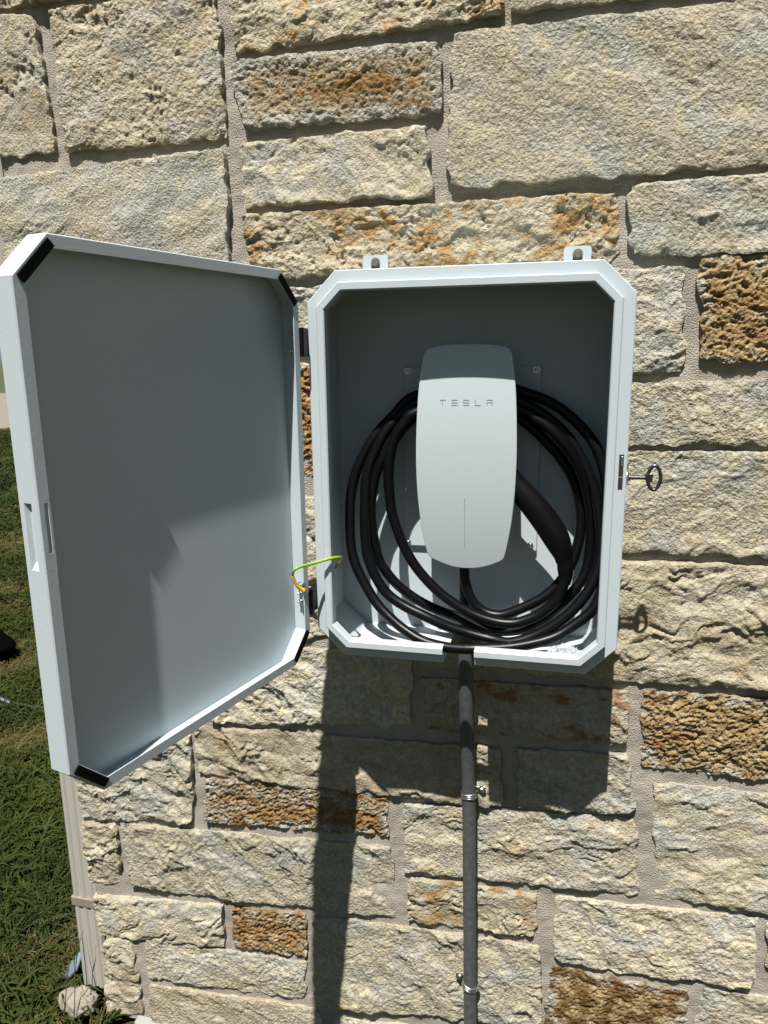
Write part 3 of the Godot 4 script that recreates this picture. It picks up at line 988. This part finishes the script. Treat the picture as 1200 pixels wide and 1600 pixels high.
func ground_wire() -> void:
	var g := thing("ground_wire", "short green and yellow striped earth wire joining the door to the cabinet", "wire")
	var path := smooth_path(mm([[-237.6, -173, 188], [-243.5, -163, 194.6], [-246.4, -146.7, 199.5], [-238.6, -136, 202], [-220, -134, 178], [-195, -129, 162], [-187, -134, 142], [-195, -148, 126], [-216, -166, 110], [-224.5, -172, 108]]), 6)
	var a := begin()
	var b := begin()
	for s in [[a, 0.0], [b, PI]]:
		var st: SurfaceTool = s[0]
		st.set_smooth_group(1)
		var rings := []
		for i in path.size():
			var d := (path[mini(i + 1, path.size() - 1)] - path[maxi(i - 1, 0)]).normalized()
			var up := (Vector3.UP - d * d.y).normalized() if absf(d.y) < 0.95 else (Vector3.RIGHT - d * d.x).normalized()
			var side := d.cross(up)
			var r := PackedVector3Array()
			for k in 7:
				var t: float = s[1] + PI * k / 6.0 + i * 0.035 - 0.7
				r.append(path[i] + (up * cos(t) + side * sin(t)) * 0.0023)
			rings.append(r)
		for i in path.size() - 1:
			for k in 6: quad(st, rings[i][k], rings[i][k + 1], rings[i + 1][k + 1], rings[i + 1][k])
	part("green_half", a, M.wire_green, g)
	part("yellow_half", b, M.wire_yellow, g)
	var st := begin()
	tube(st, smooth_path(mm([[-244, -164.3, 194.1], [-238.6, -172.1, 188.8], [-234.7, -176, 185.8]]), 4), func(t: float) -> float: return lerpf(0.0030, 0.0036, t), 10)
	part("crimp_sleeve", st, M.wire_yellow, g)
	st = begin()
	lathe(st, [[0.0, -0.0008], [0.0052, -0.0008], [0.0052, 0.0008], [0.0, 0.0008]], axis(Vector3(-0.2332, -0.177, 0.1830), Vector3(0.1, 0.1, 1.0)), 14)
	part("ring_lug", st, M.zinc, g)

func bag() -> void:
	var n := fnl(1.0, 3, 77, FastNoiseLite.FRACTAL_RIDGED)
	var st := begin()
	var w := 30
	var h := 20
	var at := func(i: int, j: int, top: float) -> Vector3:
		var u := float(i) / w
		var v := float(j) / h
		var x := lerpf(0.122, 0.186, u) + 0.003 * n.get_noise_2d(v * 5.0, u * 3.0)
		var z := lerpf(0.090, 0.134, v)
		var puff := sin(u * PI) * sin(v * PI)
		return Vector3(x, Y0 + 0.0030 + 0.003 * (1.0 if top > 0.0 else 0.0) + top * (0.016 * sqrt(puff) + puff * 0.016 * n.get_noise_2d(u * 5.0 + 3.0, v * 4.0)) + maxf(0.0, x - 0.176) * 0.8, z)
	for j in h:
		for i in w:
			quad(st, at.call(i, j + 1, 1.0), at.call(i + 1, j + 1, 1.0), at.call(i + 1, j, 1.0), at.call(i, j, 1.0))
			quad(st, at.call(i, j, 0.0), at.call(i + 1, j, 0.0), at.call(i + 1, j + 1, 0.0), at.call(i, j + 1, 0.0))
	var o := part("plastic_bag", st, M.film, self)
	tag(o, "small crumpled clear plastic bag lying in the bottom right corner of the cabinet", "plastic bag")

# ------------------------------------------------------------------ the conduit
func conduit() -> void:
	var c := thing("conduit", "dark grey plastic conduit pipe running up the wall into the cabinet", "pipe")
	var st := begin()
	var pts := [Vector3(0.012, -1.30, 0.004), Vector3(0.0085, -1.10, 0.004), Vector3(0.0045, -0.85, 0.004), Vector3(0.0012, -0.66, 0.004), Vector3(0.0002, -0.60, 0.0055), Vector3(-0.0012, -0.54, 0.012), Vector3(-0.0025, -0.475, 0.022), Vector3(-0.0035, -0.41, 0.032), Vector3(-0.004, -0.34, 0.041), Vector3(-0.0045, -0.276, 0.046)]
	tube(st, smooth_path(pts, 8), func(_t: float) -> float: return 0.0123, 24)
	part("pipe", st, M.conduit_plastic, c)
	st = begin()
	tube(st, smooth_path([Vector3(-0.0045, -0.279, 0.0465), Vector3(-0.0055, -0.20, 0.056), Vector3(-0.0055, -0.13, 0.060)], 4), func(_t: float) -> float: return 0.0083, 14)
	part("flexible_sleeve", st, M.rubber, c)
	clamp_strap(Vector3(0.0004, -0.606, 0.004), 1.0, 0.10, "zinc pipe strap on the conduit with its screw on the right, below the cabinet")
	clamp_strap(Vector3(0.0072, -1.018, 0.004), -1.0, 0.22, "zinc pipe strap low on the conduit with its screw on the left")

func clamp_strap(at: Vector3, side: float, lean: float, label: String) -> void:
	var s := thing("pipe_strap", label, "pipe strap", at, "straps holding the conduit")
	var st := begin()
	var bas := Basis(Vector3.BACK, side * lean)
	for k in [-1.0, 0.0, 1.0]:
		var arc := []
		for i in 13:
			var t := lerpf(-0.25, PI + 0.25, i / 12.0)
			arc.append(bas * Vector3(cos(t) * 0.0138, k * 0.0035, sin(t) * 0.0138 - 0.001))
		tube(st, smooth_path(arc, 2), func(_t: float) -> float: return 0.0022, 8)
	part("band", st, M.zinc, s)
	st = begin()
	box(st, bas * Vector3(side * 0.0215, 0.003, -0.010), Vector3(0.016, 0.012, 0.0018), 0.0005, bas)
	part("ear", st, M.zinc, s)
	screw("screw", bas * Vector3(side * 0.0225, 0.003, -0.009), Vector3.BACK, 0.0050, M.zinc, s)

# ------------------------------------------------------------------ the corner and the lawn
func downspout() -> void:
	var d := thing("downspout", "pale beige ribbed downspout at the corner of the stone wall", "downspout", Vector3(-0.872, GROUND, -0.075))
	var sect := []
	for i in 13:       # the front with its ribs, then the rest
		var x := lerpf(-0.030, 0.030, i / 12.0)
		sect.append(Vector2(x, 0.028 + (0.0035 if i % 4 in [1, 2] and i > 0 and i < 12 else 0.0)))
	sect.append(Vector2(0.034, 0.022)); sect.append(Vector2(0.034, -0.024)); sect.append(Vector2(0.030, -0.028)); sect.append(Vector2(-0.030, -0.028)); sect.append(Vector2(-0.034, -0.024)); sect.append(Vector2(-0.034, 0.022))
	for seg in [[0.03, 0.250], [0.264, 2.5]]:
		var st := begin()
		for i in sect.size():
			var a: Vector2 = sect[i]
			var b: Vector2 = sect[(i + 1) % sect.size()]
			quad(st, Vector3(a.x, seg[0], a.y), Vector3(b.x, seg[0], b.y), Vector3(b.x, seg[1], b.y), Vector3(a.x, seg[1], a.y))
		part("pipe_section", st, M.downspout_metal, d)
	var st := begin()
	box(st, Vector3(0, 0.257, 0.001), Vector3(0.070, 0.024, 0.064), 0.002)
	part("strap", st, M.strap_metal, d)

func lump() -> void:
	var n := fnl(1.0, 3, 91)
	var nc := fnl(1.0, 1, 92, FastNoiseLite.FRACTAL_NONE, FastNoiseLite.TYPE_CELLULAR)
	nc.cellular_return_type = FastNoiseLite.RETURN_DISTANCE
	var st := sheet(56, 32,
		func(u: float, v: float) -> Vector3:
			var a := u * TAU
			var b := (v - 0.5) * PI
			var p := Vector3(cos(a) * cos(b), -sin(b), sin(a) * cos(b))
			var beak := pow(maxf(0.0, -p.x), 4.0) * 0.7
			var r := 1.0 + 0.20 * n.get_noise_3dv(p * 1.6) + beak - (0.28 * (nc.get_noise_3dv(p * 4.5) + 0.75) if p.x > -0.1 else 0.05 * n.get_noise_3dv(p * 6.0))
			return Vector3(-0.876 + p.x * 0.037 * r, GROUND + 0.026 + p.y * 0.030 * r, -0.004 + p.z * 0.030 * r),
		func(p: Vector3) -> Color:
			var t := 1.0 + 0.3 * n.get_noise_3dv(p * 60.0)
			return Color(0.24 * t, 0.215 * t, 0.17 * t), true)
	var o := part("concrete_lump", st, M.lump_concrete, self)
	tag(o, "whitish lump of dried concrete and pebbles at the foot of the wall corner", "concrete lump")
	st = begin()
	box(st, Vector3.ZERO, Vector3(0.075, 0.012, 0.05), 0.004, Basis(Vector3(0.3, 0.2, 0.9).normalized(), 0.9))
	o = part("slate_chip", st, mat("slate", lin(0.16, 0.20, 0.25), 0.35), self)
	o.position = Vector3(-0.965, GROUND + 0.02, -0.085)
	tag(o, "blue grey flat stone chip half hidden in grass beside the downspout", "stone chip")

func ground() -> void:
	var n := fnl(1.0, 3, 51)
	var st := sheet(120, 120,
		func(u: float, v: float) -> Vector3:
			var x := lerpf(-14.0, 14.0, u)
			var z := lerpf(-11.8, 14.0, v)
			return Vector3(x, GROUND - 0.03 + 0.02 * n.get_noise_2d(x * 0.8, z * 0.8) - 0.0, z),
		func(p: Vector3) -> Color:
			var t := 1.0 + 0.5 * n.get_noise_2d(p.x * 3.0, p.z * 3.0)
			return Color(0.055 * t, 0.052 * t, 0.022 * t), true)
	var g := part("ground", st, M.soil, self)
	tag(g, "bare soil and thatch under the lawn", "", "", "structure")
	st = begin()
	quad(st, Vector3(-200, GROUND - 0.06, 200), Vector3(200, GROUND - 0.06, 200), Vector3(200, GROUND - 0.06, -200), Vector3(-200, GROUND - 0.06, -200))
	g = part("far_ground", st, mat("far_grass", lin(0.05, 0.06, 0.02), 1.0), self)
	tag(g, "far flat grass out to the horizon", "", "", "structure")
	st = begin()
	box(st, Vector3(-16, GROUND - 0.01, -19), Vector3(30, 0.10, 14), 0.02)
	g = part("driveway", st, M.concrete, self)
	tag(g, "pale tan concrete driveway beyond the lawn", "", "", "structure")

func clump(sd: int, blades: int, length: float, width: float, lay: float) -> ArrayMesh:
	var r := RandomNumberGenerator.new()
	r.seed = sd
	var st := SurfaceTool.new()
	st.begin(Mesh.PRIMITIVE_TRIANGLES)
	for b in blades:
		var yaw := r.randf() * TAU
		var dir := Vector3(cos(yaw), 0, sin(yaw))
		var side := Vector3(-dir.z, 0, dir.x).rotated(dir, r.randf_range(-0.7, 0.7))
		var at := Vector3(r.randf_range(-0.02, 0.02), 0, r.randf_range(-0.02, 0.02))
		var l := length * r.randf_range(0.55, 1.25)
		var up := r.randf_range(0.25, 1.15) * (1.0 - lay)
		var w := width * r.randf_range(0.6, 1.2)
		var t := r.randf_range(0.55, 1.75)
		var c := Color(t * r.randf_range(0.9, 1.15), t, t * r.randf_range(0.7, 1.0))
		var prev := [at - side * w * 0.4, at + side * w * 0.4]
		var p := at
		var el := 0.5 + up
		for k in 4:
			p += (dir * cos(el) + Vector3.UP * sin(el)) * l / 4.0
			el -= r.randf_range(0.30, 0.62) * (1.0 + lay)
			if p.y < 0.003: p.y = 0.003
			var ww: float = w * [0.5, 0.48, 0.34, 0.0][k]
			var now := [p - side * ww, p + side * ww]
			st.set_color(c)
			if k < 3:
				for v in [prev[0], now[0], prev[1], prev[1], now[0], now[1]]:
					st.set_color(c)
					st.add_vertex(v)
			else:
				for v in [prev[0], p, prev[1]]:
					st.set_color(c)
					st.add_vertex(v)
			prev = now
	st.generate_normals()
	return st.commit()

func scatter(called: String, label: String, mesh: Mesh, places: Array, tint: Callable) -> void:
	var mul := MultiMesh.new()
	mul.transform_format = MultiMesh.TRANSFORM_3D
	mul.use_colors = true
	mul.mesh = mesh
	mul.instance_count = places.size()
	for i in places.size():
		var p: Array = places[i]
		mul.set_instance_transform(i, Transform3D(Basis(Vector3.UP, p[1]).scaled(Vector3.ONE * p[2]), p[0]))
		mul.set_instance_color(i, tint.call(p[0]))
	var o := MultiMeshInstance3D.new()
	o.name = called
	o.multimesh = mul
	o.material_override = M.blade
	add_child(o, true)
	tag(o, label, "", "", "stuff")

func lawn() -> void:
	var n := fnl(1.0, 3, 61)
	var r := RandomNumberGenerator.new()
	r.seed = 17
	var spots := [[], [], [], []]
	var put := func(x: float, z: float, s: float) -> void:
		if x > -0.848 and z < -0.02: return
		if x > -0.91 and x < -0.84 and z < -0.04 and z > -0.11: return
		if Vector2(x + 0.878, z).length() < 0.035: return
		if x > -0.80 and z < 0.05: return
		var which := r.randi() % 3
		if n.get_noise_2d(x * 0.9 + 4.0, z * 0.9) + r.randf_range(-0.15, 0.15) > 0.16 + (0.18 if z > -1.3 else 0.0): which = 3
		spots[which].append([Vector3(x, GROUND - 0.012 + 0.012 * n.get_noise_2d(x * 3.0, z * 3.0), z), r.randf() * TAU, s * r.randf_range(0.75, 1.25)])
	for i in 7800: put.call(r.randf_range(-2.6, -0.80), r.randf_range(-1.9, 0.35), 1.0)
	for i in 6500: put.call(r.randf_range(-4.6, -1.4), r.randf_range(-4.6, -1.2), 1.15)
	for i in 9000:
		var z := r.randf_range(-12.0, -3.5)
		put.call(z * 0.93 + r.randf_range(-1.6, 1.4), z, 1.7)
	for i in 2600: put.call(r.randf_range(-2.2, 1.3), r.randf_range(0.05, 1.9), 1.05)
	var green := func(p: Vector3) -> Color:
		var t := 1.0 + 0.35 * n.get_noise_2d(p.x * 2.2, p.z * 2.2)
		var y := clampf(0.4 + 0.8 * n.get_noise_2d(p.x * 1.1 + 9.0, p.z * 1.1), 0.0, 1.0)
		return Color(lerpf(0.022, 0.043, y) * t, lerpf(0.037, 0.051, y) * t, lerpf(0.009, 0.012, y) * t)
	scatter("grass", "short green lawn grass with thin bent blades", clump(1, 18, 0.075, 0.0034, 0.05), spots[0], green)
	scatter("grass", "green lawn grass with longer lying blades", clump(2, 13, 0.10, 0.0048, 0.3), spots[1], green)
	scatter("grass", "low broad green lawn weeds between the grass", clump(3, 14, 0.042, 0.0075, 0.1), spots[2], green)
	scatter("dry_grass", "patches of dry tan grass in the lawn", clump(4, 18, 0.075, 0.0024, 0.35), spots[3], func(p: Vector3) -> Color:
		var t := 1.0 + 0.4 * n.get_noise_2d(p.x * 5.0, p.z * 5.0)
		return Color(0.095 * t, 0.080 * t, 0.034 * t))

func lawn_things() -> void:
	var n := fnl(1.0, 3, 71)
	var st := sheet(40, 24,
		func(u: float, v: float) -> Vector3:
			var a := u * TAU
			var b := (v - 0.5) * PI
			var p := Vector3(cos(a) * cos(b), -sin(b), sin(a) * cos(b))
			var r := 1.0 + 0.16 * n.get_noise_3dv(p * 1.5) + 0.05 * n.get_noise_3dv(p * 5.0)
			var neck := smoothstep(0.2, 1.0, p.y)
			return Vector3(-2.575 + p.x * 0.13 * r * (1.0 - 0.45 * neck) - 0.05 * neck, GROUND + 0.065 + p.y * (0.085 + 0.19 * neck) * r, -1.66 + p.z * 0.11 * r * (1.0 - 0.4 * neck)),
		func(_p: Vector3) -> Color: return Color.WHITE, true)
	var o := part("black_sack", st, mat("black_cloth", lin(0.002, 0.002, 0.0024), 0.95), self)
	(M.black_cloth as StandardMaterial3D).metallic_specular = 0.1
	tag(o, "black lumpy sack lying on the lawn at the left edge", "bag")
	st = begin()
	tube(st, smooth_path([Vector3(-2.46, GROUND + 0.050, -1.36), Vector3(-2.24, GROUND + 0.040, -1.27), Vector3(-2.10, GROUND + 0.022, -1.245)], 6), func(_t: float) -> float: return 0.013, 12)
	st.set_smooth_group(1)
	o = part("metal_tube", st, M.zinc, self)
	tag(o, "shiny metal tube end lying in the grass below the black sack", "tube")
	st = begin()
	tube(st, smooth_path([Vector3(-2.10, GROUND + 0.018, -1.25), Vector3(-2.0, GROUND + 0.012, -1.255), Vector3(-1.86, GROUND + 0.012, -1.24), Vector3(-1.7, GROUND + 0.010, -1.28)], 6), func(_t: float) -> float: return 0.009, 10)
	o = part("garden_hose", st, mat("hose_green", lin(0.05, 0.06, 0.05), 0.5), self)
	tag(o, "thin grey green hose running through the grass behind the door", "hose")
	# dry stalks against the downspout
	var k := 0
	for s in [[[-0.905, 0, 0.03], [-0.895, 0.14, 0.0], [-0.893, 0.22, -0.015]], [[-0.87, 0, 0.04], [-0.872, 0.12, 0.015], [-0.885, 0.24, -0.01]], [[-0.885, 0.10, 0.0], [-0.872, 0.17, -0.005], [-0.858, 0.215, -0.01]]]:
		st = begin()
		var p := []
		for a in s: p.append(Vector3(a[0], GROUND + a[1], a[2]))
		tube(st, smooth_path(p, 4), func(t: float) -> float: return lerpf(0.0012, 0.0006, t), 6)
		o = part("dead_stalk", st, mat("stalk%d" % k, lin(0.07, 0.055, 0.03), 0.9), self)
		tag(o, ["thin dead grass stalk standing left of the downspout front", "thin dead stalk crossing the downspout, leaning left", "shortest dead stalk, leaning right towards the stone"][k], "stalk", "dead stalks by the downspout")
		k += 1

func _ready() -> void:
	rng.seed = 5
	view()
	materials()
	stone_wall()
	ground()
	downspout()
	enclosure()
	charger()
	cable()
	conduit()
	key()
	ground_wire()
	bag()
	lump()
	lawn()
	lawn_things()
